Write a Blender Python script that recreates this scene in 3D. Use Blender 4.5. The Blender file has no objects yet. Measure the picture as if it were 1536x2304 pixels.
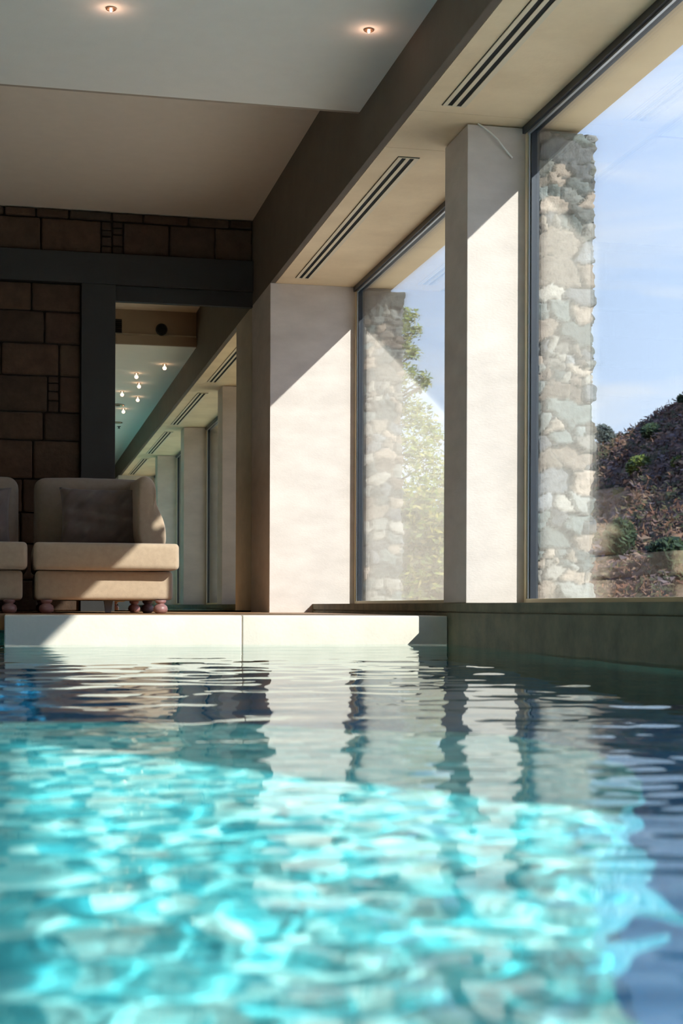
import bpy, bmesh, math, random
import numpy as np
from mathutils import Vector

sc = bpy.context.scene
C = sc.collection
PI = math.pi

# ------------------------------------------------------------------ camera, world, sun, exposure
EYE = 0.045                      # deck level is z = 0, the eye is just above it
F_PX = 3290.0
YAW = math.radians(12.5)
cam_d = bpy.data.cameras.new('camera')
cam = bpy.data.objects.new('camera', cam_d); C.objects.link(cam)
cam_d.sensor_fit = 'HORIZONTAL'; cam_d.sensor_width = 24.0
cam_d.lens = F_PX / 1536 * 24
cam_d.shift_y = (1365 - 1152) / 1536
cam_d.clip_start = 0.02; cam_d.clip_end = 600
cam.rotation_mode = 'XYZ'
cam.location = (0, 0, EYE)
from mathutils import Matrix
cam.rotation_euler = (Matrix.Rotation(-YAW, 4, 'Z') @ Matrix.Rotation(PI/2, 4, 'X') @ Matrix.Rotation(math.radians(0.2), 4, 'Z')).to_euler()
cam_d.dof.use_dof = True; cam_d.dof.focus_distance = 8.5; cam_d.dof.aperture_fstop = 7.0
sc.camera = cam

SUN_DIR = Vector((-1.0, 1.36, -0.985)).normalized()
sun_d = bpy.data.lights.new('sun', 'SUN'); sun = bpy.data.objects.new('sun', sun_d); C.objects.link(sun)
sun.location = (20, -27, 20)
sun.rotation_euler = (-SUN_DIR).to_track_quat('Z', 'Y').to_euler()
sun_d.energy = 9.6; sun_d.angle = math.radians(0.53); sun_d.color = (1.0, 0.95, 0.90)
sun_d.cycles.is_caustics_light = True

world = bpy.data.worlds.new('world'); sc.world = world; world.use_nodes = True
def build_world():
    nt = world.node_tree; nt.nodes.clear()
    out = nt.nodes.new('ShaderNodeOutputWorld'); bg = nt.nodes.new('ShaderNodeBackground')
    tc = nt.nodes.new('ShaderNodeTexCoord'); sep = nt.nodes.new('ShaderNodeSeparateXYZ')
    nt.links.new(tc.outputs['Generated'], sep.inputs[0])
    r = nt.nodes.new('ShaderNodeValToRGB'); nt.links.new(sep.outputs['Z'], r.inputs[0])
    r.color_ramp.elements[0].position = 0.0; r.color_ramp.elements[0].color = (0.70, 0.80, 1.0, 1)
    r.color_ramp.elements[1].position = 0.75; r.color_ramp.elements[1].color = (0.06, 0.24, 0.80, 1)
    e = r.color_ramp.elements.new(0.28); e.color = (0.54, 0.67, 0.97, 1)
    mp = nt.nodes.new('ShaderNodeMapping'); mp.inputs['Scale'].default_value = (3, 3, 14)
    nt.links.new(tc.outputs['Generated'], mp.inputs[0])
    n = nt.nodes.new('ShaderNodeTexNoise'); n.inputs['Scale'].default_value = 1.6; n.inputs['Detail'].default_value = 6; n.inputs['Distortion'].default_value = .6
    nt.links.new(mp.outputs[0], n.inputs['Vector'])
    cr = nt.nodes.new('ShaderNodeValToRGB'); nt.links.new(n.outputs['Fac'], cr.inputs[0])
    cr.color_ramp.elements[0].position = .46; cr.color_ramp.elements[0].color = (0, 0, 0, 1)
    cr.color_ramp.elements[1].position = .74; cr.color_ramp.elements[1].color = (.85, .85, .85, 1)
    m = nt.nodes.new('ShaderNodeMix'); m.data_type = 'RGBA'
    nt.links.new(cr.outputs[0], m.inputs['Factor']); nt.links.new(r.outputs[0], m.inputs['A'])
    m.inputs['B'].default_value = (.86, .86, .95, 1)
    nt.links.new(m.outputs['Result'], bg.inputs['Color']); bg.inputs['Strength'].default_value = 1.85
    nt.links.new(bg.outputs[0], out.inputs[0])
build_world()

vs = sc.view_settings
sc.display_settings.display_device = 'sRGB'
vs.view_transform = 'Standard'; vs.look = 'None'; vs.gamma = 1.0; vs.exposure = 0.0; vs.use_curve_mapping = False
cy = sc.cycles
cy.use_denoising = True
cy.max_bounces = 12; cy.diffuse_bounces = 5; cy.glossy_bounces = 6; cy.transmission_bounces = 8; cy.transparent_max_bounces = 24
cy.sample_clamp_indirect = 6.0
cy.caustics_refractive = True; cy.caustics_reflective = False
cy.blur_glossy = 0.3

# ------------------------------------------------------------------ materials
MATS = {}
def mat(name, col=(.5, .5, .5), rough=.7, metal=0.0, spec=.4, noise=0.0, nscale=4.0, col2=None, bump=0.0, bscale=40.0,
        attr=False, sheen=0.0, emit=None, estr=1.0, mscale=(1, 1, 1), detail=6.0):
    m = bpy.data.materials.new(name); m.use_nodes = True; MATS[name] = m
    nt = m.node_tree; b = nt.nodes['Principled BSDF']
    b.inputs['Base Color'].default_value = (*col, 1); b.inputs['Roughness'].default_value = rough
    b.inputs['Metallic'].default_value = metal; b.inputs['Specular IOR Level'].default_value = spec
    if sheen: b.inputs['Sheen Weight'].default_value = sheen
    tc = nt.nodes.new('ShaderNodeTexCoord'); mp = nt.nodes.new('ShaderNodeMapping'); mp.inputs['Scale'].default_value = mscale
    nt.links.new(tc.outputs['Object'], mp.inputs[0])
    src = None
    if attr:
        a = nt.nodes.new('ShaderNodeAttribute'); a.attribute_name = 'tint'; src = a.outputs['Color']
    if noise > 0 or col2 is not None:
        n = nt.nodes.new('ShaderNodeTexNoise'); n.inputs['Scale'].default_value = nscale; n.inputs['Detail'].default_value = detail
        n.inputs['Roughness'].default_value = .62
        nt.links.new(mp.outputs[0], n.inputs['Vector'])
        r = nt.nodes.new('ShaderNodeValToRGB'); r.color_ramp.elements[0].position = .34; r.color_ramp.elements[1].position = .68
        nt.links.new(n.outputs['Fac'], r.inputs[0])
        c2 = col2 if col2 is not None else tuple(c * (1 - noise) for c in col)
        if attr:
            r.color_ramp.elements[0].color = (1-noise,)*3 + (1,); r.color_ramp.elements[1].color = (1, 1, 1, 1)
            mx = nt.nodes.new('ShaderNodeMix'); mx.data_type = 'RGBA'; mx.blend_type = 'MULTIPLY'; mx.inputs['Factor'].default_value = 1
            nt.links.new(src, mx.inputs['A']); nt.links.new(r.outputs[0], mx.inputs['B']); src = mx.outputs['Result']
        else:
            r.color_ramp.elements[0].color = (*c2, 1); r.color_ramp.elements[1].color = (*col, 1); src = r.outputs[0]
    if src is not None: nt.links.new(src, b.inputs['Base Color'])
    if bump > 0:
        n2 = nt.nodes.new('ShaderNodeTexNoise'); n2.inputs['Scale'].default_value = bscale; n2.inputs['Detail'].default_value = 5
        nt.links.new(mp.outputs[0], n2.inputs['Vector'])
        bp = nt.nodes.new('ShaderNodeBump'); bp.inputs['Strength'].default_value = bump; bp.inputs['Distance'].default_value = .01
        nt.links.new(n2.outputs['Fac'], bp.inputs['Height']); nt.links.new(bp.outputs[0], b.inputs['Normal'])
    if emit:
        b.inputs['Emission Color'].default_value = (*emit, 1); b.inputs['Emission Strength'].default_value = estr
    return m

mat('limestone', (.70, .615, .565), .62, noise=.16, nscale=3.0, bump=.12, bscale=60, mscale=(1, 1, 2.2))
mat('soffit_stone', (.90, .71, .47), .62, col2=(.76, .58, .37), nscale=2.2, bump=.1, bscale=50)
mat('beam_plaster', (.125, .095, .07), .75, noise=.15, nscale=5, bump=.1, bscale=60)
mat('ceiling_plaster', (.88, .83, .75), .9, noise=.03, nscale=9, bump=.06, bscale=120)
mat('rear_ceiling_plaster', (.80, .68, .56), .9, noise=.04, nscale=9, bump=.06, bscale=120)
mat('hall_stone', (.07, .055, .045), .85, noise=.3, nscale=4)
mat('wall_plaster', (.42, .33, .25), .85, noise=.08, nscale=4)
mat('pale_plaster', (.80, .70, .58), .8)
mat('dark_timber', (.06, .035, .02), .6, noise=.4, nscale=5, mscale=(1, .1, 1))
mat('deck_stone', (.42, .235, .12), .55, noise=.15, nscale=6, bump=.08)
mat('coping_stone', (.84, .76, .66), .6, col2=(.74, .68, .58), nscale=5, bump=.1, bscale=50)
mat('ledge_stone', (.20, .18, .11), .6, col2=(.10, .10, .065), nscale=7, bump=.15, bscale=40)
mat('ashlar', (.3, .2, .15), .9, attr=True, noise=.35, nscale=14, bump=.7, bscale=30)
mat('mortar', (.035, .023, .016), .95, noise=.2, nscale=30, bump=.4)
mat('rubble', (.5, .5, .5), .85, attr=True, noise=.35, nscale=22, bump=.8, bscale=45)
mat('dark_trim', (.024, .0235, .0235), .5, noise=.12, nscale=8)
mat('dark_slot', (.004, .004, .004), .9)
mat('vent_paint', (.76, .64, .46), .55)
mat('dark_metal', (.045, .05, .06), .35, metal=.7)
mat('alu', (.55, .58, .62), .35, metal=.9)
mat('brass', (.55, .32, .2), .3, metal=.9)
mat('lamp_glow', (1, .8, .7), .5, emit=(1.0, .70, .55), estr=6)
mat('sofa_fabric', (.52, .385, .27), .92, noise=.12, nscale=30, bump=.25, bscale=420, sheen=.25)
mat('back_fabric', (.34, .26, .20), .92, noise=.12, nscale=30, bump=.25, bscale=420, sheen=.2)  # sofa fabric darkened for the backrest, its shade put into the colour
mat('pillow_fabric', (.17, .125, .11), .9, noise=.12, nscale=24, bump=.25, bscale=420, sheen=.2)
mat('piping', (.26, .17, .11), .9)
mat('rose_wood', (.33, .16, .15), .42, noise=.35, nscale=25, mscale=(1, 1, 4), spec=.5)
mat('pale_wood', (.75, .73, .70), .5)
mat('terrace', (.85, .76, .60), .85, noise=.1, nscale=2)
mat('roof_gravel', (.5, .5, .48), .95, noise=.2)
mat('hill_soil', (.13, .07, .045), .98, col2=(.06, .04, .03), nscale=.5, bump=.8, bscale=2)
mat('scrub', (.2, .12, .1), .95, attr=True, noise=.3, nscale=3)
mat('leaf_olive', (.16, .19, .035), .7, attr=True)
mat('bark', (.12, .085, .06), .95, noise=.3, nscale=30)
mat('cable', (.85, .83, .78), .5)

def pane_material():
    m = bpy.data.materials.new('window_glass'); m.use_nodes = True; nt = m.node_tree; nt.nodes.clear()
    out = nt.nodes.new('ShaderNodeOutputMaterial'); mix = nt.nodes.new('ShaderNodeMixShader')
    tr = nt.nodes.new('ShaderNodeBsdfTransparent'); tr.inputs[0].default_value = (.965, .985, .98, 1)
    gl = nt.nodes.new('ShaderNodeBsdfGlossy'); gl.inputs['Roughness'].default_value = 0.0; gl.inputs['Color'].default_value = (1, 1, 1, 1)
    fr = nt.nodes.new('ShaderNodeFresnel'); geo = nt.nodes.new('ShaderNodeNewGeometry')
    mp = nt.nodes.new('ShaderNodeMapRange'); mp.inputs['To Min'].default_value = 1.6; mp.inputs['To Max'].default_value = 1/1.6
    nt.links.new(geo.outputs['Backfacing'], mp.inputs['Value']); nt.links.new(mp.outputs[0], fr.inputs['IOR'])
    nt.links.new(fr.outputs[0], mix.inputs[0]); nt.links.new(tr.outputs[0], mix.inputs[1]); nt.links.new(gl.outputs[0], mix.inputs[2])
    nt.links.new(mix.outputs[0], out.inputs[0]); MATS['glass'] = m
pane_material()
def mirror_material():
    m = bpy.data.materials.new('mirror'); m.use_nodes = True; nt = m.node_tree; nt.nodes.clear()
    out = nt.nodes.new('ShaderNodeOutputMaterial'); gl = nt.nodes.new('ShaderNodeBsdfGlossy')
    gl.inputs['Roughness'].default_value = 0.0; gl.inputs['Color'].default_value = (.84, .82, .68, 1)
    nt.links.new(gl.outputs[0], out.inputs[0]); MATS['mirror'] = m
mirror_material()
def water_material():
    m = bpy.data.materials.new('pool_water'); m.use_nodes = True; nt = m.node_tree; nt.nodes.clear()
    out = nt.nodes.new('ShaderNodeOutputMaterial'); g = nt.nodes.new('ShaderNodeBsdfGlass')
    g.inputs['IOR'].default_value = 1.33; g.inputs['Roughness'].default_value = 0.0; g.inputs['Color'].default_value = (.93, 1, .99, 1)
    nt.links.new(g.outputs[0], out.inputs[0]); MATS['water'] = m
water_material()
def pool_material(name, ca, cb, cc):
    m = mat(name, (.20, .66, .70), .6)
    nt = m.node_tree; b = nt.nodes['Principled BSDF']
    tc = nt.nodes.new('ShaderNodeTexCoord')
    v = nt.nodes.new('ShaderNodeTexVoronoi'); v.inputs['Scale'].default_value = 40; v.distance = 'CHEBYCHEV'; v.inputs['Randomness'].default_value = .25
    nt.links.new(tc.outputs['Object'], v.inputs['Vector'])
    r = nt.nodes.new('ShaderNodeValToRGB'); s = nt.nodes.new('ShaderNodeSeparateColor')
    nt.links.new(v.outputs['Color'], s.inputs[0]); nt.links.new(s.outputs[0], r.inputs[0])
    r.color_ramp.elements[0].color = (*ca, 1); r.color_ramp.elements[1].color = (*cc, 1)
    e = r.color_ramp.elements.new(.5); e.color = (*cb, 1)
    nt.links.new(r.outputs[0], b.inputs['Base Color'])
pool_material('pool_mosaic', (.03, .33, .41), (.10, .53, .59), (.44, .78, .78))
pool_material('deep_mosaic', (.008, .22, .56), (.012, .30, .66), (.02, .37, .72))
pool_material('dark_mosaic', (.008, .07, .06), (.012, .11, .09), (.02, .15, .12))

# ------------------------------------------------------------------ helpers
class MB:
    def __init__(s): s.v = []; s.f = []; s.mi = []; s.tint = []; s.sm = []
    def add(s, vs_, fs, smooth=False, tint=None, mi=0):
        o = len(s.v); s.v += [tuple(p) for p in vs_]
        s.f += [tuple(i + o for i in f) for f in fs]; s.sm += [smooth] * len(fs); s.mi += [mi] * len(fs)
        s.tint += [tint or (1, 1, 1)] * len(vs_)
        return s
    def box(s, x0, x1, y0, y1, z0, z1, **k):
        v = [(x, y, z) for x in (x0, x1) for y in (y0, y1) for z in (z0, z1)]
        return s.add(v, [(0, 1, 3, 2), (4, 6, 7, 5), (0, 4, 5, 1), (2, 3, 7, 6), (0, 2, 6, 4), (1, 5, 7, 3)], **k)
    def tube(s, pts, rad, n=8, **k):
        pts = [Vector(p) for p in pts]; v = []; fs = []
        rr = rad if isinstance(rad, (list, tuple)) else [rad] * len(pts)
        up = Vector((0, 0, 1))
        for i, p in enumerate(pts):
            t = (pts[min(i+1, len(pts)-1)] - pts[max(i-1, 0)]).normalized()
            a = t.cross(up); a = t.cross(Vector((1, 0, 0))) if a.length < 1e-3 else a
            a.normalize(); b_ = t.cross(a)
            for j in range(n):
                w = 2*PI*j/n; v.append(p + rr[i]*(math.cos(w)*a + math.sin(w)*b_))
        for i in range(len(pts)-1):
            for j in range(n): fs.append((i*n+j, i*n+(j+1) % n, (i+1)*n+(j+1) % n, (i+1)*n+j))
        fs.append(tuple(range(n))[::-1]); fs.append(tuple(range((len(pts)-1)*n, len(pts)*n)))
        return s.add(v, fs, smooth=True, **k)
    def lathe(s, prof, c=(0, 0, 0), n=24, **k):
        v = []; fs = []
        for (r, z) in prof:
            for j in range(n):
                w = 2*PI*j/n; v.append((c[0]+r*math.cos(w), c[1]+r*math.sin(w), c[2]+z))
        for i in range(len(prof)-1):
            for j in range(n): fs.append((i*n+j, i*n+(j+1) % n, (i+1)*n+(j+1) % n, (i+1)*n+j))
        fs.append(tuple(range(n))[::-1]); fs.append(tuple(range((len(prof)-1)*n, len(prof)*n)))
        return s.add(v, fs, smooth=True, **k)
    def rbox(s, x0, x1, y0, y1, z0, z1, r=.03, n=14, crown=(0, 0, 0), wr=0.0, seed=0, **k):
        c = Vector(((x0+x1)/2, (y0+y1)/2, (z0+z1)/2)); h = Vector(((x1-x0)/2, (y1-y0)/2, (z1-z0)/2))
        v = []; fs = []; idx = {}
        def coord(t, hh):       # denser near the edges
            t = t/n*2-1
            inner = max(hh-r, 1e-4)
            m = (n-6)/n
            return t/m*inner if abs(t) <= m else math.copysign(inner + (abs(t)-m)/(1-m)*r, t)
        def vid(i, j, l):
            key = (i, j, l)
            if key not in idx:
                p = Vector((coord(i, h.x), coord(j, h.y), coord(l, h.z)))
                q = Vector([max(-h[a]+r, min(h[a]-r, p[a])) for a in range(3)])
                d = p - q
                if d.length > 1e-9: p = q + d.normalized()*r
                u = [p[a]/h[a] for a in range(3)]
                bul = [ (1-u[1]**2)*(1-u[2]**2), (1-u[0]**2)*(1-u[2]**2), (1-u[0]**2)*(1-u[1]**2)]
                for a in range(3):
                    p[a] += crown[a]*bul[a]*u[a]
                if wr:
                    w = math.sin(p.x*31+seed)*math.sin(p.y*23+1.3*seed+2*math.sin(p.x*9))*math.sin(p.z*37+seed)
                    p += p.normalized()*w*wr
                idx[key] = len(v); v.append(c+p)
            return idx[key]
        for a in range(n):
            for b in range(n):
                fs.append((vid(a, b, 0), vid(a, b+1, 0), vid(a+1, b+1, 0), vid(a+1, b, 0)))
                fs.append((vid(a, b, n), vid(a+1, b, n), vid(a+1, b+1, n), vid(a, b+1, n)))
                fs.append((vid(a, 0, b), vid(a+1, 0, b), vid(a+1, 0, b+1), vid(a, 0, b+1)))
                fs.append((vid(a, n, b), vid(a, n, b+1), vid(a+1, n, b+1), vid(a+1, n, b)))
                fs.append((vid(0, a, b), vid(0, a, b+1), vid(0, a+1, b+1), vid(0, a+1, b)))
                fs.append((vid(n, a, b), vid(n, a+1, b), vid(n, a+1, b+1), vid(n, a, b+1)))
        return s.add(v, fs, smooth=True, **k)
    def build(s, name, m, parent=None, origin=None, bevel=0.0, tint=False):
        me = bpy.data.meshes.new(name)
        o0 = Vector(origin) if origin else Vector((0, 0, 0))
        me.from_pydata([tuple(Vector(p)-o0) for p in s.v], [], s.f)
        me.update()
        me.polygons.foreach_set('use_smooth', s.sm)
        mm = m if isinstance(m, (list, tuple)) else [m]
        for q in mm: me.materials.append(MATS[q])
        if len(mm) > 1: me.polygons.foreach_set('material_index', s.mi)
        if tint:
            a = me.color_attributes.new('tint', 'FLOAT_COLOR', 'POINT')
            a.data.foreach_set('color', [x for t in s.tint for x in (*t, 1)])
        o = bpy.data.objects.new(name, me); C.objects.link(o); o.location = o0
        if bevel > 0:
            bm = bmesh.new(); bm.from_mesh(me)
            bmesh.ops.bevel(bm, geom=[e for e in bm.edges if len(e.link_faces) == 2 and e.calc_face_angle(0) > .5], offset=bevel, segments=2, profile=.5, affect='EDGES')
            bm.to_mesh(me); bm.free()
        if parent: 
            o.parent = parent; o.location = o0 - parent.location
        return o

def struct(o, label=None):
    o['kind'] = 'structure'
    if label: o['label'] = label
    return o
def tag(o, label, cat, group=None, kind=None):
    o['label'] = label; o['category'] = cat
    if group: o['group'] = group
    if kind: o['kind'] = kind
    return o
def thing(name, label, cat, loc=(0, 0, 0), group=None):
    o = bpy.data.objects.new(name, None); C.objects.link(o); o.location = loc; o.empty_display_size = .1
    return tag(o, label, cat, group)
def copy_tree(o, off, label=None):
    c = o.copy(); C.objects.link(c); c.location = Vector(o.location) + Vector(off)
    if label: c['label'] = label
    for ch in list(o.children):
        d = ch.copy(); C.objects.link(d); d.parent = c
        for g in list(ch.children):
            e = g.copy(); C.objects.link(e); e.parent = d
    return c
def ray(px, py, z=None, Y=None):
    """point of the hall seen at a pixel, at a given height or depth"""
    a = math.atan((px-768)/F_PX) + YAW
    k = math.cos(a)/math.cos(a-YAW)       # Y per unit camera depth
    if Y is not None: zc = Y/k
    else: zc = (z-EYE)*F_PX/(1365-py)
    return Vector((zc*k*math.tan(a), zc*k, EYE + (1365-py)*zc/F_PX))

# ------------------------------------------------------------------ main dimensions
XB, XP, XW, XO = 1.824, 2.17, 2.50, 2.76     # beam face, pier inner face, window plane, roof edge
HS, HC, HR = 2.445, 2.758, 3.125             # facade soffit, hall ceiling, rear ceiling
YM, YF = 11.56, 10.70                        # rear wall plane, face of the end pier
PITCH = 3.77
PIERS = [6.94 - PITCH*i for i in range(3)]   # front faces of the free piers, each 0.39 deep
PD = .39
YE = PIERS[-1] - PITCH + PD                  # face of the end pier behind
WATER = -0.145; DEPTH = 2.0; ZF = WATER - DEPTH
YC = 7.18                                    # pool side of the rear coping
XL = -7.0                                    # left wall of the hall
YCB = 7.81                                   # edge of the lower ceiling

# ------------------------------------------------------------------ structure: pool
struct(MB().box(XL+.8, XP-.02, YE-.6, YC+1.2, ZF-.2, ZF).build('pool_floor', 'deep_mosaic'), 'turquoise mosaic floor of the pool')
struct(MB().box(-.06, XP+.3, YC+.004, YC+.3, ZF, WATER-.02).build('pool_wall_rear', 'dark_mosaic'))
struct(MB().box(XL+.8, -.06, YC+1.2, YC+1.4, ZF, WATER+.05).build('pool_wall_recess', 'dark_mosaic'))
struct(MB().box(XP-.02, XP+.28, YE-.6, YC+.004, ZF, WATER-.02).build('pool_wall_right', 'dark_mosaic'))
struct(MB().box(XL+.6, XL+.8, YE-.6, YC+1.4, ZF, -.001).build('pool_wall_left', 'pool_mosaic'))
struct(MB().box(XL+.6, XP, YE-.8, YE-.6, ZF, -.001).build('pool_wall_near', 'pool_mosaic'))

SHELF = [(2.14, -.9), (1.2, -.5), (.40, .2), (.37, .7), (.42, 1.0), (.54, 1.3), (.76, 1.7), (.84, 2.02), (.78, 2.3), (.5, 2.52), (-.05, 2.72), (-1.2, 2.8), (-1.84, 2.8)]
def shelf():
    pts = []
    P = [Vector((x, y, 0)) for x, y in SHELF]
    for i in range(len(P)-1):
        p0, p1, p2, p3 = P[max(i-1, 0)], P[i], P[i+1], P[min(i+2, len(P)-1)]
        for k in range(8):
            t = k/8; pts.append(.5*((2*p1)+(p2-p0)*t+(2*p0-5*p1+4*p2-p3)*t*t+(3*p1-p0-3*p2+p3)*t**3))
    pts.append(P[-1]); pts += [Vector((-1.84, YNW, 0)), Vector((2.14, YNW, 0))]
    n = len(pts); v = [(p.x, p.y, WATER-SD) for p in pts] + [(p.x, p.y, ZF) for p in pts]
    MBs = MB().add(v, [tuple(range(n))] + [(i, (i+1) % n, n+(i+1) % n, n+i) for i in range(n)])
    return struct(MBs.build('pool_shelf', 'pool_mosaic'), 'shallow curved turquoise mosaic shelf of the pool in the foreground')
SD = .23; YNW = -1.3
shelf()
struct(MB().box(XL+.81, -1.851, YE-.5, YC, ZF, WATER-SD).build('pool_bench', 'pale_plaster'), 'pale plaster shallow end of the pool at the far left')  # added pale slab, unseen, bounces warm lamp light up to the ceiling
# rear deck and coping (two slabs with a fine joint)
struct(MB().box(-.06, XP-.02, YC+.301, YM+.3, -.25, 0).box(XL, -.061, YC+1.4, YM+.3, -.25, 0).build('floor', 'deck_stone'), 'pale stone deck behind the pool')
XJ = ray(545, 1420, Y=YC).x
mbc = MB()
mbc.rbox(-.06, XJ-.0012, YC, YC+.3, -.5, .0, r=.008, n=12)
mbc.rbox(XJ+.0012, XP-.022, YC, YC+.3, -.5, .0, r=.008, n=12)
struct(mbc.build('trim_1', 'coping_stone'), 'white stone coping along the rear edge of the pool')
# ledge along the facade, with a shadow groove under its top slab
struct(MB().box(XP-.02, XW+.1, YE, YF-.001, .024, .065).box(XP-.006, XW+.1, YE, YF-.001, .016, .024).box(XP-.02, XW+.1, YE, YF-.001, -.5, .016)
       .build('window_ledge', 'ledge_stone'), 'dark stone ledge under the tall windows')
struct(MB().box(XL, XP, YE-1.6, YE-.8, -.25, 0).build('floor_near', 'deck_stone'))

# ------------------------------------------------------------------ structure: shell
struct(MB().box(-1.6, XB, YE-1.6, YCB, HC, HC+.12).build('ceiling', 'ceiling_plaster'), 'white plaster ceiling with small downlights')
struct(MB().box(XL, -1.6, YE-1.6, YCB, HC-.1, HC+.12).box(XL, -1.6, YCB, YM+.3, HR-.3, HR+.12).build('ceiling_timber', 'dark_timber'), 'dark timber ceiling over the far side of the hall')  # unseen dark ceiling, added to cut fill on left-facing surfaces
struct(MB().box(-1.6, XB, YCB-.05, YM+.3, HR, HR+.12).build('ceiling_rear', 'rear_ceiling_plaster'), 'raised plaster ceiling by the rear wall')
struct(MB().box(XL, XB, YCB-.05, YCB-.001, HC+.12, HR).box(XL, XB, YCB-.02, YCB+.03, HC+.001, HC+.10).build('bulkhead', 'wall_plaster'), 'step between the two ceilings')
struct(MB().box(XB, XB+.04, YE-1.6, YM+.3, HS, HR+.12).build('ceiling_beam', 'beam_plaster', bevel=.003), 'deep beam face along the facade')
mb = MB()
joints = sorted([YF+.3] + [p+PD+.07 for p in PIERS] + [p-.12 for p in PIERS] + [YE-.3])
for a, b in zip(joints[:-1], joints[1:]):
    mb.box(XB+.041, 2.455, a+.0015, b-.0015, HS, HS+.05)
mb.box(2.458, XO, YE-.3, YM+.3, HS-.0, HS+.05)
struct(mb.build('ceiling_soffit', 'soffit_stone'), 'limestone soffit over the window bays')
struct(MB().box(XL-.3, XO, YE-1.9, YM+.6, HR+.12, HR+.34).box(XB+.04, XO, YE-1.9, YM+.6, HS+.055, HR+.12).build('roof', 'roof_gravel'))
struct(MB().box(XL-.2, XL, YE-1.6, YM+.3, -.25, HR).build('wall_left', 'hall_stone'))
struct(MB().box(XL-.2, XW+.2, YE-1.8, YE-1.6, -.25, HR).build('wall_near', 'hall_stone'))
struct(MB().box(XB, XW, YF, YM, -.1, HS).box(XB, XW+.02, YM, YM+.3, -.1, HS).build('pillar', 'limestone', bevel=.003), 'sunlit limestone pier closing the window wall beside the mirror')
struct(MB().box(XB-.02, XW, YE-1.6, YE, -.25, HS).build('pillar_near', 'limestone', bevel=.003))
struct(MB().box(XL, XB, YM+.02, YM+.3, -.1, HR).build('wall_rear', 'mortar'), 'dark coursed stone wall')

def pier(y, label):
    return tag(MB().box(XP, XW, y, y+PD, .0652, HS-.006).build('pillar', 'limestone', origin=(XP, y, .065), bevel=.003), label, 'pillar')
pier(PIERS[0], 'free-standing limestone pillar between the two tall windows')
pier(PIERS[1], 'limestone pillar seen in the mirror, nearest to the right edge of the glass')
pier(PIERS[2], 'limestone pillar seen in the mirror behind the other, farther down the hall')

# ------------------------------------------------------------------ windows
bays = [(PIERS[0]+PD, YF), (PIERS[1]+PD, PIERS[0]), (PIERS[2]+PD, PIERS[1]), (YE, PIERS[2])]
for i, (a, b) in enumerate(bays):
    w = bpy.data.objects.new('window_%d' % (i+1), None); C.objects.link(w); w.location = (XW, a, .065); struct(w)
    w['label'] = ['tall window between the end pier and the free-standing pillar', 'tall window at the right with the hillside behind', 'tall window beside the viewer', 'tall window at the near end of the hall'][i]
    fr = MB()
    z0, z1 = .0655, HS-.001
    fr.box(XW-.03, XW+.03, a+.001, a+.035, z0, z1).box(XW-.03, XW+.03, b-.035, b-.001, z0, z1)
    fr.box(XW-.03, XW+.03, a+.035, b-.035, z0, z0+.022)
    fr.build('window_frame', 'vent_paint', w, bevel=.002)
    gk = MB()
    gk.box(XW-.018, XW+.022, a+.035, a+.065, z0+.022, z1-.03).box(XW-.018, XW+.022, b-.065, b-.035, z0+.022, z1-.03)
    gk.box(XW-.045, XW+.022, a+.003, b-.003, z1-.034, z1-.0005)
    gk.build('gasket', 'dark_metal', w)
    al = MB()
    al.box(XW-.026, XW-.0185, b-.052, b-.042, z0+.022, z1-.035).box(XW-.026, XW-.0185, a+.048, a+.06, z0+.022, z1-.035)
    al.box(XW-.030, XW-.018, a+.036, b-.036, z1-.047, z1-.0345)
    al.build('bead', 'alu', w)
    MB().box(XW-.004, XW+.004, a+.036, b-.036, z0+.0225, z1-.001).build('pane', 'glass', w)
    MB().box(XW+.014, XW+.021, a+.066, b-.066, z0+.0225, z1-.001).build('pane', 'glass', w)

# ------------------------------------------------------------------ rear wall: ashlar, trim, mirror
rng = random.Random(4)
def ashlar(x0, x1, z0, z1, courses, name, label, wmin=.30, wmax=.50):
    mb = MB(); z = z1
    for k, hgt in enumerate(courses):
        zb = max(z-hgt, z0); x = x0 - rng.uniform(0, .3)
        while x < x1:
            w = rng.uniform(wmin, wmax) if hgt > .12 else rng.uniform(.2, .5)
            if rng.random() < .16 and hgt > .12:      # a stack of small snecks
                w = .085; zz = zb
                while zz < z - .03:
                    h2 = rng.uniform(.05, .09); t = rng.uniform(.5, 1.0)
                    xa, xb = max(x, x0)+.005, min(x+w, x1)-.005
                    if xb-xa > .02: mb.rbox(xa, xb, YM-.014, YM+.03, zz+.004, min(zz+h2, z)-.004, r=.01, n=8, wr=.002, seed=rng.random()*9, tint=(.06*t, .033*t, .02*t))
                    zz += h2
            else:
                xa, xb = max(x, x0)+.006, min(x+w, x1)-.006
                t = rng.uniform(.65, 1.1); g = rng.uniform(-.02, .02)
                if xb-xa > .02: mb.rbox(xa, xb, YM-.028+rng.uniform(0, .012), YM+.03, zb+.006, z-.006, r=.014, n=12, wr=.004, seed=rng.random()*9, tint=(.072*t+g*.25, .038*t, .022*t))
            x += w
        z = zb
        if z <= z0 + .01: break
    o = mb.build(name, 'ashlar', tint=True); return struct(o, label)
X1, X2 = .478, .74       # vertical trim
ashlar(XL+2, XB-.001, 2.786, HR-.001, [.075, .264], 'stone_band', 'band of dark coursed stone above the lintel')
ashlar(XL+2, X1-.001, .0, 2.544, [.22, .25, .25, .28, .22, .30, .26, .24, .28, .3], 'wall_rear_stone', 'dark coursed stone wall behind the sofa')
struct(MB().box(XL+2, XB-.001, YM-.075, YM+.02, 2.545, 2.785).build('trim_2', 'dark_trim', bevel=.003), 'dark lintel across the rear wall')
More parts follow.
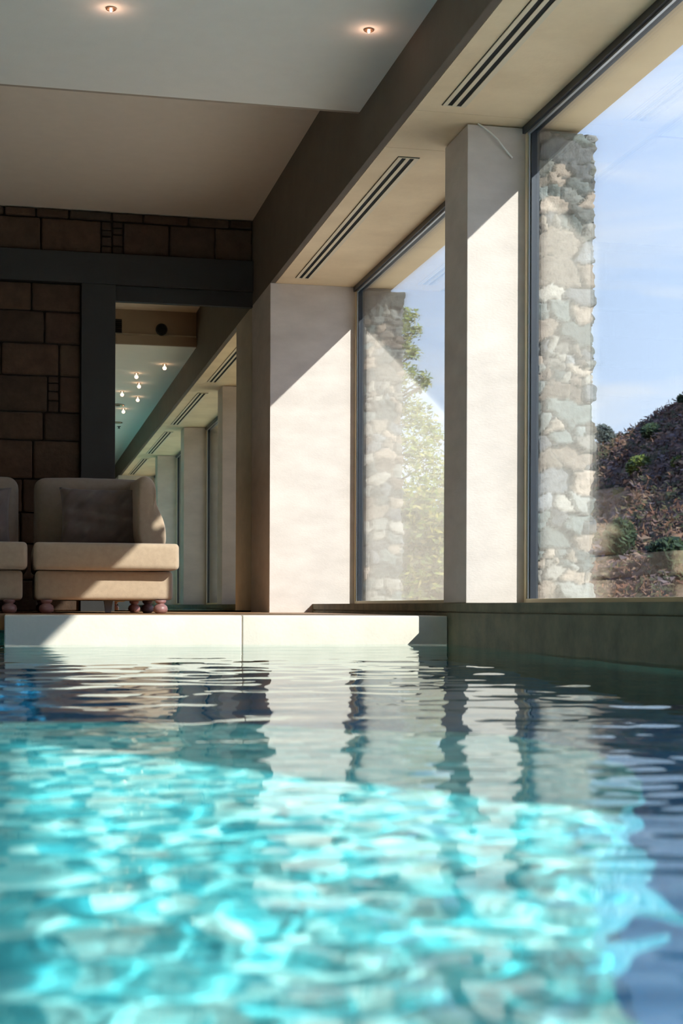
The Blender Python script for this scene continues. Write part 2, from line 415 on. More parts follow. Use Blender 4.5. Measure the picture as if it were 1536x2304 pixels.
struct(MB().box(X1, X2-.001, YM-.07, YM+.02, .0, 2.5445).build('trim_3', 'dark_trim', bevel=.003), 'dark upright trim beside the mirror')
mir = thing('wall_mirror', 'large frameless wall mirror between dark trim and the sunlit pier, reflecting the hall', 'mirror', (X2, YM, .012))
MB().box(X2, XB-.001, YM, YM+.012, .012, 2.425).build('mirror_glass', 'mirror', mir)
MB().box(X2, XB-.001, YM-.03, YM+.019, 2.426, 2.5445).build('mirror_head', 'dark_trim', mir, bevel=.002)

# ------------------------------------------------------------------ slot vents in the soffit
def vent(y0, y1, label):
    t = thing('ceiling_vent', label, 'air vent', (1.975, y0, HS), 'slot vents in the soffit')
    z = HS
    MB().box(1.972, 2.092, y0-.012, y1+.012, z-.0016, z-.0002).build('shadow_gap', 'dark_slot', t)
    f = MB()
    for (a, b) in ((1.975, 1.996), (2.020, 2.040), (2.064, 2.090)): f.box(a, b, y0-.008, y1+.008, z-.006, z-.0017)
    f.box(1.996, 2.020, y0-.008, y0, z-.006, z-.0017).box(2.040, 2.064, y0-.008, y0, z-.006, z-.0017)
    f.box(1.996, 2.020, y1, y1+.008, z-.006, z-.0017).box(2.040, 2.064, y1, y1+.008, z-.006, z-.0017)
    f.build('vent_frame', 'vent_paint', t)
    s = MB().box(1.996, 2.020, y0, y1, z-.0030, z-.0018)
    s.build('slot', 'dark_slot', t)
    MB().box(2.040, 2.064, y0, y1, z-.0030, z-.0018).build('slot', 'dark_slot', t)
    return t
v0 = vent(7.55, 10.48, 'twin-slot air vent in the soffit of the far window bay')
copy_tree(v0, (0, -PITCH, 0), 'twin-slot air vent in the soffit of the nearest bay, top of the view')
copy_tree(v0, (0, -2*PITCH, 0), 'twin-slot air vent seen only in the mirror, third from the end pier')
copy_tree(v0, (0, -3*PITCH, 0), 'twin-slot air vent lowest in the mirror, at the far end of the reflected hall')

# ------------------------------------------------------------------ downlights
def downlight(x, y, label):
    t = thing('downlight', label, 'ceiling light', (x, y, HC), 'small downlights in the plaster ceiling')
    MB().lathe([(.020, -.0005), (.025, -.003), (.023, -.007), (.016, -.006), (.014, -.001)], (x, y, HC), n=20).build('trim_ring', 'brass', t)
    MB().lathe([(.001, -.018), (.005, -.016), (.006, -.011), (.006, -.005), (.005, -.001)], (x, y, HC), n=14).build('bulb', 'lamp_glow', t)
    l = bpy.data.lights.new('downlight_glow', 'POINT'); l.energy = .22; l.color = (1, .62, .45); l.shadow_soft_size = .02
    lo = bpy.data.objects.new('downlight_glow', l); C.objects.link(lo); lo.parent = t; lo.location = (0, 0, -.045)
    return t
p = ray(245, 20, z=HC); d0 = downlight(p.x, p.y, 'small downlight at the upper left of the near ceiling')
p = ray(825, 66, z=HC); copy_tree(d0, (p.x-d0.location.x, p.y-d0.location.y, 0), 'small downlight near the beam, right of the other one')
MIR = [(305, 841, 'downlight in the mirror, second row, left of the highest'),
       (311, 863, 'downlight in the mirror just below the second row'), (273, 882, 'downlight in the mirror close to its left edge, above the ring'),
       (308, 894, 'downlight in the mirror, right one of the lower pair'), (276, 921, 'lowest downlight in the mirror, near its left edge')]
for (px, py, lb) in MIR:
    q = ray(px, py, z=HC); y = 2*YM - q.y
    copy_tree(d0, (q.x-d0.location.x, y-d0.location.y, 0), 'small ' + lb)
def ring_fit(px, py, lb):
    q = ray(px, py, z=HC); y = 2*YM-q.y
    return tag(MB().lathe([(.085, -.0005), (.095, -.006), (.088, -.012), (.07, -.010), (.068, -.001)], (q.x, y, HC), n=28).build('ceiling_ring', 'brass', origin=(q.x, y, HC)), lb, 'ceiling fitting')
ring_fit(263, 912, 'flat round ceiling fitting in the mirror, upper of the two')
ring_fit(260, 952, 'flat round ceiling fitting in the mirror, lower of the two')
q = ray(266, 961, z=HC); y = 2*YM-q.y
sp = thing('sprinkler', 'tiny dark sprinkler head on the ceiling seen in the mirror', 'sprinkler', (q.x, y, HC))
MB().lathe([(.03, -.0005), (.03, -.006), (.01, -.01), (.008, -.03)], (q.x, y, HC), n=14).build('sprinkler_body', 'dark_metal', sp)
MB().lathe([(.022, -.034), (.022, -.031)], (q.x, y, HC), n=14).build('deflector', 'dark_metal', sp)
# fittings on the back of the bulkhead (seen in the mirror)
q = ray(361, 743, Y=2*YM-YCB); 
spk = thing('wall_speaker', 'round dark speaker on the ceiling step seen in the mirror', 'speaker', (q.x, YCB, q.z))
def disc_y(mbx, r, c, y0, y1, n=24):
    v = [(c[0]+r*math.cos(2*PI*j/n), y, c[1]+r*math.sin(2*PI*j/n)) for y in (y0, y1) for j in range(n)]
    return mbx.add(v, [tuple(range(n)), tuple(range(n, 2*n))[::-1]] + [(j, n+j, n+(j+1) % n, (j+1) % n) for j in range(n)])
disc_y(MB(), .062, (q.x, q.z), YCB-.001, YCB+.012).build('speaker_rim', 'dark_trim', spk)
disc_y(MB(), .05, (q.x, q.z), YCB+.0121, YCB+.018).build('speaker_grille', 'dark_slot', spk)
q = ray(262, 735, Y=2*YM-YCB)
g = thing('wall_grille', 'dark louvred air grille on the ceiling step at the mirror left edge', 'air grille', (q.x-.08, YCB, q.z))
MB().box(q.x-.16, q.x+.045, YCB-.001, YCB+.004, q.z-.07, q.z+.07).build('grille_back', 'dark_slot', g)
gm = MB()
for k in range(7): gm.box(q.x-.16, q.x+.045, YCB+.0041, YCB+.014, q.z-.068+k*.02, q.z-.060+k*.02)
gm.build('louvre', 'dark_trim', g)

# ------------------------------------------------------------------ loose cable at the pillar head
cp = [ray(1071, 277, Y=6.932), ray(1082, 284, Y=6.925), ray(1100, 298, Y=6.918), ray(1115, 312, Y=6.918), ray(1130, 332, Y=6.925), ray(1142, 346, Y=6.93), ray(1149, 354, Y=6.932)]
tag(MB().tube(cp, .0045, n=6).build('cable', 'cable', origin=tuple(cp[0])), 'thin pale cable end dangling at the head of the limestone pillar', 'cable')

# ------------------------------------------------------------------ sofa
def piping_loop(x0, x1, y0, y1, z, r=.006, c=.03):
    pts = []
    for (cx, cy_, a0) in ((x1-c, y1-c, 0), (x0+c, y1-c, 90), (x0+c, y0+c, 180), (x1-c, y0+c, 270)):
        for k in range(6):
            a = math.radians(a0+k*18); pts.append((cx+c*math.cos(a), cy_+c*math.sin(a), z))
    pts.append(pts[0]); return MB().tube(pts, r, n=6)
def bun_foot(x, y):
    return MB().lathe([(.010, 0), (.026, .001), (.040, .012), (.043, .027), (.038, .044), (.024, .055), (.020, .058), (.028, .062), (.033, .070), (.033, .0795)], (x, y, 0), n=24)
YS = 8.60
def sofa(x0, x1, label, arm):
    t = thing('sofa', label, 'sofa', ((x0+x1)/2, 9.6, 0), 'upholstered sofa sections')
    yb = 10.56
    MB().rbox(x0+.012, x1-.026, YS+.11, yb, .080, .250, r=.022, n=16, crown=(.006, .008, 0)).build('base', 'sofa_fabric', t)
    sx1 = x1
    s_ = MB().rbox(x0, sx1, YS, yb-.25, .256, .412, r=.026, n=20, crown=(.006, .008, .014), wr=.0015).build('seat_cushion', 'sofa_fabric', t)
    piping_loop(x0+.003, sx1-.003, YS+.003, yb-.255, .407, .007).build('piping', 'piping', s_)
    piping_loop(x0+.003, sx1-.003, YS+.003, yb-.255, .263, .007).build('piping', 'piping', s_)
    s_.parent = t
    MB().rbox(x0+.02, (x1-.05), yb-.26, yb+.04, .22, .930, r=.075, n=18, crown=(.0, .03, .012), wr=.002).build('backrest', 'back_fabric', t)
    if arm:
        # flared arm: profile lofted from its front (y 9.66) back to the backrest
        prof = [(.43, .052), (.50, .055), (.56, .052), (.62, .040), (.68, .012), (.73, -.008), (.79, -.010), (.84, -.014), (.885, -.035), (.905, -.075), (.895, -.115), (.86, -.135), (.80, -.14), (.6, -.14), (.43, -.14)]
        v = []; fs = []; n = len(prof)
        cxp = x1 - .045; czp = .66
        ys = [9.640, 9.643, 9.652, 9.67, 9.70, 9.76, 9.85, 9.95, 10.05, 10.15, 10.25, 10.35, 10.45, 10.52, 10.57, 10.595, 10.6]
        sc_ = [.70, .84, .92, .97, 1, 1, 1, 1, 1, 1, 1, 1, 1, .99, .96, .9, .8]
        for yy, k in zip(ys, sc_):
            for i, (z, dx) in enumerate(prof):
                fold = .006*math.sin(z*95 + yy*3)*(1 if z < .72 else .3)*(1 if i < 9 else .2)
                rise = (yy-9.64)/.9*.03
                v.append((cxp + (dx+fold+.015)*k - .0, yy + (.006*math.sin(z*95) if yy < 9.7 else 0), czp + (z + rise*(z > .8) - czp)*k if z > .44 else z-.02))
        for a in range(len(ys)-1):
            for i in range(n): fs.append((a*n+i, (a+1)*n+i, (a+1)*n+(i+1) % n, a*n+(i+1) % n))
        fs.append(tuple(range(n))); fs.append(tuple(range((len(ys)-1)*n, len(ys)*n))[::-1])
        arm_o = MB().add(v, fs, smooth=True).build('armrest', 'sofa_fabric', t)
        ss = arm_o.modifiers.new('s', 'SUBSURF'); ss.levels = 1; ss.render_levels = 2
    for (fx, fy) in ((x0+.075, YS+.1), (x1-.10, YS+.1), (x1-.10, 9.6), (x1-.12, 10.45), (x0+.075, 10.45)):
        bun_foot(fx, fy).build('leg', 'rose_wood', t)
    if arm:
        MB().add([(.60, 10.30, 0), (.64, 10.30, 0), (.64, 10.34, 0), (.60, 10.34, 0), (.59, 10.29, .0795), (.65, 10.29, .0795), (.65, 10.35, .0795), (.59, 10.35, .0795)],
                 [(3, 2, 1, 0), (4, 5, 6, 7), (0, 1, 5, 4), (1, 2, 6, 5), (2, 3, 7, 6), (3, 0, 4, 7)]).build('leg', 'pale_wood', t)['label'] = 'pale tapered centre leg'
    return t
sofa(.092, .930, 'beige sofa section with flared armrest, its right end in sunlight', True)
sofa(-.80, .056, 'beige sofa section without armrest, cut off by the left edge', False)

def pillow(x0, x1, z0, z1, yc, label, tilt=.2, seed=1):
    n = 28; v = []; fs = []
    w, h, T = (x1-x0)/2, (z1-z0)/2, .085
    cx = (x0+x1)/2; cz = (z0+z1)/2
    for side in (-1, 1):
        for j in range(n+1):
            for i in range(n+1):
                u = i/n*2-1; q_ = j/n*2-1
                pin = 1 - .07*(1-abs(u)**2.2)*(abs(q_)**3); pin2 = 1 - .07*(1-abs(q_)**2.2)*(abs(u)**3)
                th = T*((1-u**4)*(1-q_**4))**.55
                wr = .022*math.sin(7*u+3*q_+seed+1.5*math.sin(4*q_))*math.cos(6*q_-4*u+seed*2)*(th/T) + .010*math.sin(19*u-13*q_+seed)*(th/T)*(abs(u)+abs(q_))
                X = u*w*pin2; Z = q_*h*pin; Yv = side*(th + wr*(side < 0)) 
                v.append((cx+X, yc + Yv*math.cos(tilt) + Z*math.sin(tilt), cz + Z*math.cos(tilt) - Yv*math.sin(tilt)))
    m = (n+1)**2
    for j in range(n):
        for i in range(n):
            a = j*(n+1)+i
            fs.append((a, a+1, a+n+2, a+n+1)); fs.append((m+a, m+a+n+1, m+a+n+2, m+a+1))
    mb = MB().add(v, fs, smooth=True)
    o = mb.build('throw_pillow', 'pillow_fabric', origin=(cx, yc, cz))
    bm = bmesh.new(); bm.from_mesh(o.data); bmesh.ops.remove_doubles(bm, verts=bm.verts, dist=1e-4); bm.to_mesh(o.data); bm.free()
    return tag(o, label, 'cushion', 'throw pillows on the sofa')
pillow(.275, .845, .425, .85, 10.02, 'grey-brown throw pillow leaning beside the flared armrest', seed=1)
pillow(-.60, -.04, .425, .84, 10.02, 'grey-brown throw pillow on the left sofa section, cut by the picture edge', seed=4)

# ------------------------------------------------------------------ water
def water():
    xs = np.concatenate([np.linspace(XL+.8, -1.2, 120), np.arange(-1.2, -.35, .016), np.arange(-.35, 1.25, .0075), np.arange(1.25, 2.149, .014), [2.15]])
    ys = np.concatenate([np.linspace(YE-.6, -.4, 140), np.arange(-.4, .35, .014), np.arange(.35, 2.0, .0075), np.arange(2.0, 4.2, .0125), np.arange(4.2, 7.18, .018), np.linspace(7.18, YC+1.19, 30)])
    xs = np.unique(np.round(xs, 5)); ys = np.unique(np.round(ys, 5))
    Xg, Yg = np.meshgrid(xs, ys)
    r = np.random.RandomState(11); Z = np.zeros_like(Xg)
    near = np.clip((2.4-Yg)/2.0, 0, 1)**1.8
    for k in range(150):
        small = k >= 90
        lam = math.exp(r.uniform(math.log(.10), math.log(.45))) if not small else math.exp(r.uniform(math.log(.045), math.log(.11)))
        kk = 2*PI/lam; th = r.uniform(0, 2*PI); ph = r.uniform(0, 2*PI)
        slope = W_BIG if not small else W_SMALL
        wx = Xg + .05*np.sin(3.1*Yg+ph); wy = Yg + .05*np.sin(2.7*Xg+1.7*ph)
        w = slope/kk*np.sin(kk*(math.cos(th)*wx+math.sin(th)*wy)+ph)
        Z += w*(.35 + .65*np.clip((7.4-Yg)/4.5, 0, 1) + .9*near) if not small else w*(.03 + .22*np.clip((3.2-Yg)/1.2, 0, 1) + near)
    v = np.stack([Xg, Yg, Z+WATER], -1).reshape(-1, 3)
    ny, nx = Xg.shape
    idx = np.arange(ny*nx).reshape(ny, nx)
    # leave out the strip behind the coping
    f = np.stack([idx[:-1, :-1], idx[:-1, 1:], idx[1:, 1:], idx[1:, :-1]], -1).reshape(-1, 4)
    cxm = v[f[:, 0], 0]; cym = v[f[:, 0], 1]
    keep = ~((cxm > -.07) & (cym > YC+.02)); f = f[keep]
    me = bpy.data.meshes.new('pool_water'); me.from_pydata(v.tolist(), [], f.tolist()); me.update()
    me.polygons.foreach_set('use_smooth', [True]*len(me.polygons))
    me.materials.append(MATS['water'])
    o = bpy.data.objects.new('pool_water', me); C.objects.link(o)
    o.cycles.is_caustics_caster = True
    return tag(o, 'rippling clear turquoise pool water reflecting the piers', 'water', kind='stuff')
W_BIG, W_SMALL = .0033, .0105
water()
bpy.data.objects['pool_floor'].cycles.is_caustics_receiver = True
for nm in ('pool_wall_rear', 'pool_wall_right', 'pool_shelf'): bpy.data.objects[nm].cycles.is_caustics_receiver = True

# underwater fill lamps, added out of view to brighten shelf and ceiling
def fill_lamp(x, y, label, left=False, watt=None):
    z = WATER-.10
    t = thing('pool_light', label, 'pool light', (x, y, z), 'underwater pool lights')
    b = MB(); disc_y(b, .09, (x, z), y, y+.02); b.build('light_rim', 'alu', t)
    b = MB(); disc_y(b, .07, (x, z), y+.021, y+.026); b.build('lens', 'lamp_lens', t)
    l = bpy.data.lights.new('pool_light_beam', 'AREA'); l.shape = 'DISK'; l.size = .14; l.energy = LAMP_W; l.color = (.80, 1.0, .97)
    lo = bpy.data.objects.new('pool_light_beam', l); C.objects.link(lo); lo.parent = t; lo.location = (0, .04, 0); lo.rotation_euler = (PI/2, 0, 0)
    lo.rotation_euler = (math.radians(70), 0, 0)
    if left:
        t.rotation_euler = (0, 0, -PI/2); l.energy = watt
LAMP_W = 14
mat('lamp_lens', (.8, .9, .9), .3, emit=(.8, 1, .97), estr=3)
for i, x in enumerate((-2.4, -1.0, .4, 1.6)):
    fill_lamp(x, YNW+.101, ['round underwater light in the near pool wall, farthest left', 'round underwater light in the near pool wall, second from left', 'round underwater light in the near pool wall, third from left', 'round underwater light in the near pool wall, by the window ledge'][i])
for (y, lb) in ((1.2, 'round underwater light in the bench wall at the left, nearer one'), (2.2, 'round underwater light in the bench wall at the left, farther one')):
    fill_lamp(-1.7, y, lb, True, 45 if y < 2 else 300)  # added lamps, unseen, fill the shelf where the pier shadow crosses it
for y in (.9, 2.4, 5.2):  # added lamps far out of view, their bounce lifts the near ceiling
    t = thing('pool_light', 'round underwater light in the far left pool wall', 'pool light', (XL+.83, y, WATER-.10), 'underwater lights of the far left wall')
    b = MB(); disc_y(b, .09, (0, 0), 0, .02); b.v = [(p[1]+XL+.81, p[0]+y, p[2]+WATER-.10) for p in b.v]; b.build('light_rim', 'alu', t)
    b = MB(); disc_y(b, .07, (0, 0), .021, .026); b.v = [(p[1]+XL+.81, p[0]+y, p[2]+WATER-.10) for p in b.v]; b.build('lens', 'lamp_lens', t)
    l = bpy.data.lights.new('pool_light_beam', 'AREA'); l.shape = 'DISK'; l.size = .14; l.energy = 290; l.color = (1.0, .93, .82)
    lo = bpy.data.objects.new('pool_light_beam', l); C.objects.link(lo); lo.parent = t; lo.location = (.05, 0, 0); lo.rotation_euler = (0, math.radians(-70), 0)
t = thing('pool_light', 'round underwater light in the window-side pool wall', 'pool light', (2.135, .25, -1.0))  # added lamp, out of view, gives the deep water a blue glow
b = MB(); disc_y(b, .09, (0, 0), 0, .02); b.v = [(2.149-p[1], p[0]+.25, p[2]-1.0) for p in b.v]; b.build('light_rim', 'alu', t)
b = MB(); disc_y(b, .07, (0, 0), .021, .026); b.v = [(2.149-p[1], p[0]+.25, p[2]-1.0) for p in b.v]; b.build('lens', 'lamp_lens', t)
l = bpy.data.lights.new('pool_light_beam', 'AREA'); l.shape = 'DISK'; l.size = .14; l.energy = 70; l.color = (.6, .9, 1.0)
lo = bpy.data.objects.new('pool_light_beam', l); C.objects.link(lo); lo.parent = t; lo.location = (-.04, 0, 0)
lo.rotation_euler = Vector((-.55, .8, -.35)).to_track_quat('-Z', 'Y').to_euler()
struct(MB().box(-1.85, -1.701, .4, 2.79, WATER-SD, WATER-.03).build('pool_bench_wall', 'pool_mosaic'), 'submerged bench wall left of the view')  # wall added only to hold the two fill lamps
struct(MB().box(XL+.81, 2.14, YNW-.1, YNW+.1, WATER-SD, WATER-.03).build('pool_step', 'pool_mosaic'), 'submerged step behind the shelf')

# ------------------------------------------------------------------ outside: terrace, buttresses, hill, trees
struct(MB().box(XW+.1, 14, -14, 16, -.4, -.12).build('terrace', 'terrace'), 'pale terrace outside the windows')

def hashc(i, s=0): return random.Random(i*7919+s).random()
def buttress(y0, label, seed):
    r = np.random.RandomState(seed)
    x0, x1, y1, z0, z1 = XW+.035, 2.815, y0+.12, -.12, HS-.02
    segs = [((x0, y0), (x1, y0), (0, -1)), ((x1, y0), (x1, y1), (1, 0)), ((x1, y1), (x0, y1), (0, 1))]
    du = .0105
    pts = []; nrm = []
    for (a, b, nn) in segs:
        L = math.hypot(b[0]-a[0], b[1]-a[1]); m = int(L/du)
        for k in range(m): pts.append((a[0]+(b[0]-a[0])*k/m, a[1]+(b[1]-a[1])*k/m)); nrm.append(nn)
    pts.append((x0, y1)); nrm.append((0, 1))
    P = np.array(pts); N = np.array(nrm, float); U = np.concatenate([[0], np.cumsum(np.hypot(*(P[1:]-P[:-1]).T))])
    zs = np.arange(z0, z1, du)
    # stones: warped rows of random width
    seeds = []; z = z0; row = 0
    while z < z1+.1:
        hgt = r.choice([.035, .06, .10, .15], p=[.3, .3, .25, .15]); u = -r.uniform(0, .2)
        while u < U[-1]+.2:
            w = hgt*r.uniform(1.0, 2.2); seeds.append((u+w/2, z+hgt/2+r.uniform(-.25, .25)*hgt, w, hgt)); u += w
        z += hgt
    S = np.array(seeds)
    UU, ZZ = np.meshgrid(U, zs)
    wu = UU + .012*np.sin(ZZ*27+seed)+.006*np.sin(ZZ*71); wz = ZZ + .014*np.sin(UU*19+seed)+.006*np.sin(UU*57+1)
    D = np.full((2,)+UU.shape, 9.0); I = np.zeros(UU.shape, int)
    for i, (su, szz, w, hgt) in enumerate(S):
        d = (np.abs((wu-su)/(w/2))**3 + np.abs((wz-szz)/(hgt/2))**3)**(1/3.)*hgt/2 - hgt/2 + .03
        d = np.sqrt(((wu-su)/(w/2))**2 + ((wz-szz)/(hgt/2))**2)*min(hgt, .12)/2
        n1 = d < D[0]; D[1] = np.where(n1, D[0], np.minimum(D[1], d)); D[0] = np.where(n1, d, D[0]); I = np.where(n1, i, I)
    edge = np.clip((D[1]-D[0])/.010, 0, 1); edge = edge**.5
    prot = r.uniform(.0, .024, len(S))[I]
    tiltu = r.uniform(-.25, .25, len(S))[I]; tiltz = r.uniform(-.3, .3, len(S))[I]
    disp = edge*(.026+prot + tiltu*(wu-S[I, 0]) + tiltz*(wz-S[I, 1])) + .005*np.abs(np.sin(UU*60+ZZ*95+I*1.7))*np.sin(ZZ*110-UU*50+I) + .002*r.randn(*UU.shape)*edge - .012
    N2 = N.copy()
    m1 = len(U)
    for k in range(m1):    # soften normals at the corners
        a = N[max(0, k-1)]+N[min(m1-1, k+1)]; N2[k] = a/np.linalg.norm(a)
    V = np.zeros(UU.shape+(3,))
    V[..., 0] = P[None, :, 0] + N2[None, :, 0]*disp; V[..., 1] = P[None, :, 1] + N2[None, :, 1]*disp; V[..., 2] = ZZ
    V[..., 0] = np.maximum(V[..., 0], x0-.004)
    pal = np.array([(.30, .34, .33), (.40, .41, .38), (.52, .44, .36), (.22, .26, .25), (.56, .53, .47), (.34, .36, .38), (.58, .47, .38)])
    cols = pal[r.randint(0, len(pal), len(S))]*r.uniform(.3, .85, (len(S), 1))
    T = cols[I]*(.30+.70*edge[..., None]**.5)**0 ; T = np.where(edge[..., None] < .72, np.array([.05, .05, .045]), T)
    ny, nx = UU.shape; idx = np.arange(ny*nx).reshape(ny, nx)
    f = np.stack([idx[:-1, :-1], idx[:-1, 1:], idx[1:, 1:], idx[1:, :-1]], -1).reshape(-1, 4).tolist()
    vv = V.reshape(-1, 3).tolist(); tt = T.reshape(-1, 3).tolist()
    # rough cap
    f.append([int(k) for k in idx[-1, :]])
    mb = MB(); mb.v = [tuple(p) for p in vv]; mb.f = [tuple(q) for q in f]; mb.sm = [True]*len(f); mb.sm[-1] = False; mb.mi = [0]*len(f); mb.tint = [tuple(t) for t in tt]
    o = mb.build('stone_buttress', 'rubble', origin=(x0, y0, -.12), tint=True)
    return tag(o, label, 'stone pillar', 'rubble stone buttresses outside the windows')
b1 = buttress(PIERS[0]+.0, 'rough rubble stone buttress outside the large window at the right', 3)
b2 = buttress(YF, 'rough rubble stone buttress seen through the far narrow window, beside the tree', 8)
for k, lb in ((1, 'rubble stone buttress outside the pillar nearest the mirror edge, seen only in reflection'), (2, 'rubble stone buttress outside the farthest reflected pillar')):
    c = b1.copy(); C.objects.link(c); c.location.y -= PITCH*k; c['label'] = lb

def fbm(x, y, seed=0, octs=5, s=1.0):
    r = random.Random(seed); t = 0; a = 1.0; f = s
    for _ in range(octs):
        for _ in range(2):
            th = r.uniform(0, 6.28); ph = r.uniform(0, 6.28)
            t += a*.5*math.sin(f*(x*math.cos(th)+y*math.sin(th))+ph)
        a *= .55; f *= 1.9
    return t
ELEV = [(0, .02), (14, .045), (18, .075), (22, .104), (22.8, .112), (23.7, .117), (24.6, .128), (25.0, .132), (25.7, .140), (30, .21), (40, .30), (60, .34), (90, .25)]
def elev(a):
    for (a0, e0), (a1, e1) in zip(ELEV[:-1], ELEV[1:]):
        if a <= a1: return e0+(e1-e0)*(a-a0)/(a1-a0)
    return ELEV[-1][1]
RR = 75.0
def hill_z(a, r_):
    top = elev(a)*RR
    t = max(0, min(1, (r_-26)/(RR-26)))
    z = -1.2 + (top+1.2)*(t**.85) + fbm(a*.9, r_*.12, 5)*1.0*t*(1-t)*2
    if r_ > RR: z = top - (r_-RR)*.15
    return z
def hill():
    na, nr = 260, 120; v = []; fs = []
    for i in range(na+1):
        a = i/na*90
        for j in range(nr+1):
            r_ = 14 + j/nr*86
            x = math.sin(math.radians(a))*r_; y_ = math.cos(math.radians(a))*r_
            v.append((x, y_, hill_z(a, r_) + .12*fbm(x, y_, 9, 4, 1.6)*(r_ > 26)))
    for i in range(na):
        for j in range(nr):
            k = i*(nr+1)+j; fs.append((k, k+1, k+nr+2, k+nr+1))
    MBo = MB().add(v, fs, smooth=True)
    struct(MBo.build('hillside', 'hill_soil'), 'dry brown hillside')
hill()
# low scrub, uncountable
def scrub():
    r = random.Random(3); mb = MB()
    cols = [(.20, .095, .055), (.22, .12, .075), (.17, .10, .085), (.12, .10, .05), (.24, .16, .11), (.07, .075, .035), (.16, .12, .115)]
    for _ in range(9000):
        a = r.uniform(13, 31) if r.random() < .85 else r.uniform(31, 70); r_ = RR - (r.random()**1.1)*48
        z = hill_z(a, r_); x = math.sin(math.radians(a))*r_; y_ = math.cos(math.radians(a))*r_
        s = r.uniform(.14, .42)*(.6+r_/150); col = r.choice(cols)
        for _k in range(12):
            d = Vector((r.gauss(0, 1), r.gauss(0, 1), abs(r.gauss(0, .8)))).normalized()
            p = Vector((x, y_, z)) + d*s*r.uniform(.5, 1.05)
            u = Vector((r.gauss(0, 1), r.gauss(0, 1), r.gauss(0, 1))).normalized(); w = u.orthogonal().normalized()
            k = s*r.uniform(.25, .5); t = r.uniform(.55, 1.3)
            mb.add([p-u*k, p+w*k*.8, p+u*k], [(0, 1, 2)], tint=tuple(c*t for c in col))
    o = mb.build('hill_scrub', 'scrub', tint=True)
    tag(o, 'low dry reddish-brown scrub covering the hillside', 'scrub', kind='stuff')
scrub()
def foliage(mb, c, R, n, leaf, cols, r, shell=.55):
    for _ in range(n):
        d = Vector((r.gauss(0, 1), r.gauss(0, 1), r.gauss(0, 1))).normalized()
        k = shell + (1-shell)*r.random()**.5
        p = Vector(c) + Vector((d.x*R[0], d.y*R[1], d.z*R[2]))*k*r.uniform(.82, 1.08)
        a = Vector((r.gauss(0, 1), r.gauss(0, 1), r.gauss(0, 1))).normalized(); b = a.orthogonal().normalized()
        s = leaf*r.uniform(.6, 1.3); t = r.uniform(.65, 1.25); cc = r.choice(cols)
        mb.add([p-a*s, p+b*s*.5, p+a*s, p-b*s*.5], [(0, 1, 2, 3)], tint=tuple(q*t for q in cc))
GREENS = {'tree': [(.22, .27, .05), (.30, .32, .08), (.14, .19, .04), (.36, .34, .12)], 'dark': [(.045, .075, .03), (.03, .055, .025)], 'olive': [(.20, .22, .03), (.12, .16, .03), (.07, .10, .03)], 'grey': [(.12, .14, .12), (.08, .10, .09)], 'yel': [(.30, .27, .06), (.17, .22, .05), (.36, .30, .10)]}
def bush(px, py_base, w_px, h_px, r_, kind, label, seed):
    a = math.degrees(math.atan((px-768)/F_PX)+YAW)
    sc_ = r_*math.cos(math.radians(a-12.5))/F_PX
    x, y_ = math.sin(math.radians(a))*r_, math.cos(math.radians(a))*r_
    zb = EYE + (1365-py_base)*sc_
    W, H = w_px*sc_/2, h_px*sc_/2
    t = thing('bush', label, 'bush', (x, y_, zb-.3), 'bushes on the hillside')
    r = random.Random(seed); mb = MB()
    for _ in range(7):
        o_ = (r.uniform(-.5, .5)*W, r.uniform(-.5, .5)*W, r.uniform(-.35, .35)*H)
        foliage(mb, (x+o_[0], y_+o_[1], zb+H+o_[2]), (W*.6, W*.6, H*.65), 420, .12*max(.8, W/1.2), GREENS[kind], r, .3)
    mb.build('foliage', 'leaf_olive', t, tint=True)
    st = MB()
    for k in range(4): st.tube([(x, y_, zb-.35), (x+r.uniform(-.3, .3)*W, y_+r.uniform(-.3, .3)*W, zb+H*.7), (x+r.uniform(-.6, .6)*W, y_, zb+H*1.3)], [.09, .06, .02], n=6)
    st.build('stem', 'bark', t)
def hr(px, py):   # radius at which the slope meets this pixel's line of sight
    a = math.degrees(math.atan((px-768)/F_PX)+YAW); k = (1365-py)/F_PX*math.cos(math.radians(a-12.5))
    r_ = 30
    while r_ < RR and hill_z(a, r_) < EYE + k*r_: r_ += .25
    return r_
for (px, py, w, h, kind, lb, sd) in [
    (1366, 1006, 62, 56, 'grey', 'bare greyish bush on the left end of the ridge against the sky', 1),
    (1465, 992, 52, 48, 'dark', 'dark round bush just under the ridge line', 2),
    (1432, 1075, 60, 56, 'olive', 'yellow-green bush in the middle of the slope', 3),
    (1395, 1118, 30, 22, 'olive', 'small green bush low on the slope left of the middle', 4),
    (1388, 1262, 84, 110, 'dark', 'largest dark green bush at the foot of the slope above the sofa reflection', 5),
    (1534, 918, 22, 34, 'dark', 'dark bush on the ridge at the right edge', 6),
    (1500, 1290, 90, 90, 'dark', 'shaded bush at the foot of the slope at the right edge', 7),
    (1528, 1050, 36, 30, 'olive', 'green bush on the slope at the right edge', 8)]:
    bush(px, py, w, h, hr(px, py), kind, lb, sd)

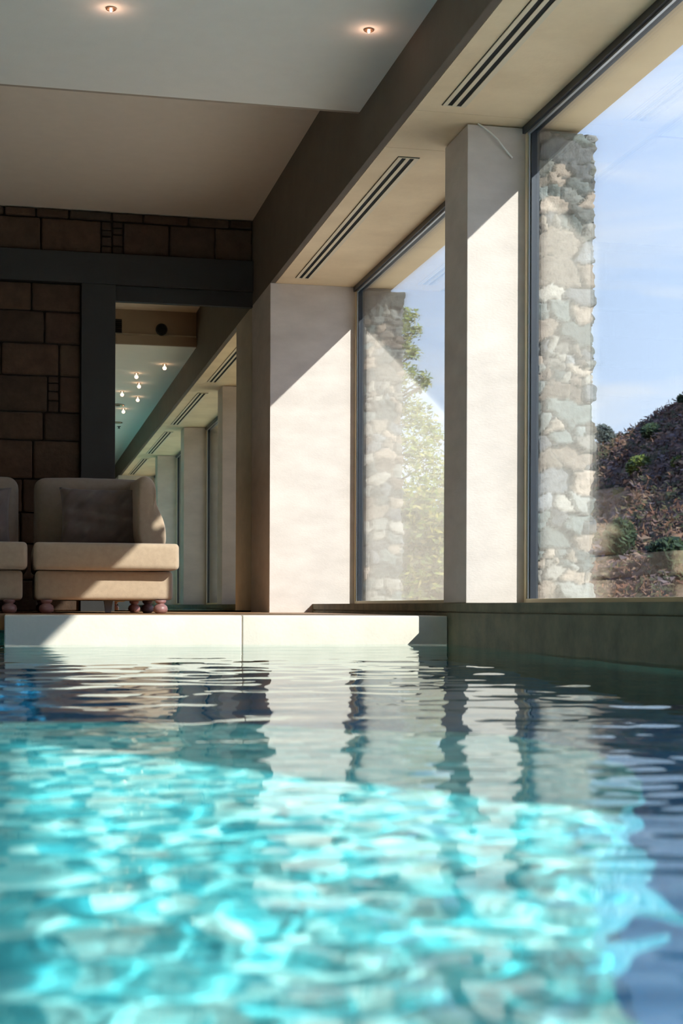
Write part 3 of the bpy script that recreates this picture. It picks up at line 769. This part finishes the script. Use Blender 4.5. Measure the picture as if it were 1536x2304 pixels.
# tree seen through the far window
def tree():
    r = random.Random(12); x, y_ = 5.15, 21.5
    t = thing('tree', 'leafy yellow-green tree behind the rubble buttress in the far window', 'tree', (x, y_, -1.0))
    mb = MB(); st = MB()
    st.tube([(x, y_, -1.1), (x-.1, y_, .8), (x-.15, y_+.1, 2.4), (x-.1, y_, 3.8)], [.16, .13, .09, .04], n=8)
    # upper crown: kept left of the line seen in the window, ragged sprays to the right
    for (px, py, rad, n) in [(900, 735, .17, 260), (915, 712, .15, 200), (925, 745, .15, 200), (905, 780, .17, 260), (928, 795, .12, 160), (895, 700, .14, 150), (885, 760, .25, 400),
                             (925, 838, .09, 70), (948, 852, .13, 140), (958, 860, .08, 60), (944, 872, .12, 150), (900, 850, .28, 420), (870, 820, .4, 500),
                             (905, 920, .33, 650), (935, 935, .28, 420), (960, 960, .2, 220), (975, 985, .2, 260), (920, 1000, .4, 900), (965, 1040, .34, 700), (990, 1090, .3, 500), (930, 1100, .45, 900)]:
        c = ray(px, py, Y=y_+r.uniform(-.4, .4))
        foliage(mb, c, (rad*1.15, rad, rad), int(n*.6), .042, GREENS['tree'], r, .05)
        st.tube([(x-.13, y_, min(2.2, c.z-.4)), ((x+c.x)/2, y_, c.z-.3), tuple(c)], [.035, .02, .008], n=5)
    mb.build('foliage', 'leaf_olive', t, tint=True); st.build('trunk', 'bark', t)
    t2 = thing('shrub', 'dense yellow-green shrub filling the lower part of the far window', 'shrub', (5.6, 20.4, -1.0))
    mb = MB()
    for (px, py, rad, n) in [(900, 1180, .6, 1500), (960, 1170, .55, 1400), (1010, 1200, .5, 900), (900, 1270, .55, 1300), (965, 1280, .55, 1300), (1020, 1290, .5, 800), (920, 1345, .5, 900), (985, 1350, .5, 900)]:
        foliage(mb, ray(px, py, Y=20.4+r.uniform(-.4, .4)), (rad, rad, rad*.9), n, .06, GREENS['yel']+GREENS['olive'], r, .2)
    mb.build('foliage', 'leaf_olive', t2, tint=True)
    MB().tube([(5.6, 20.4, -1.1), (5.6, 20.4, .4), (5.5, 20.4, 1.0)], [.12, .08, .03], n=7).build('stem', 'bark', t2)
tree()
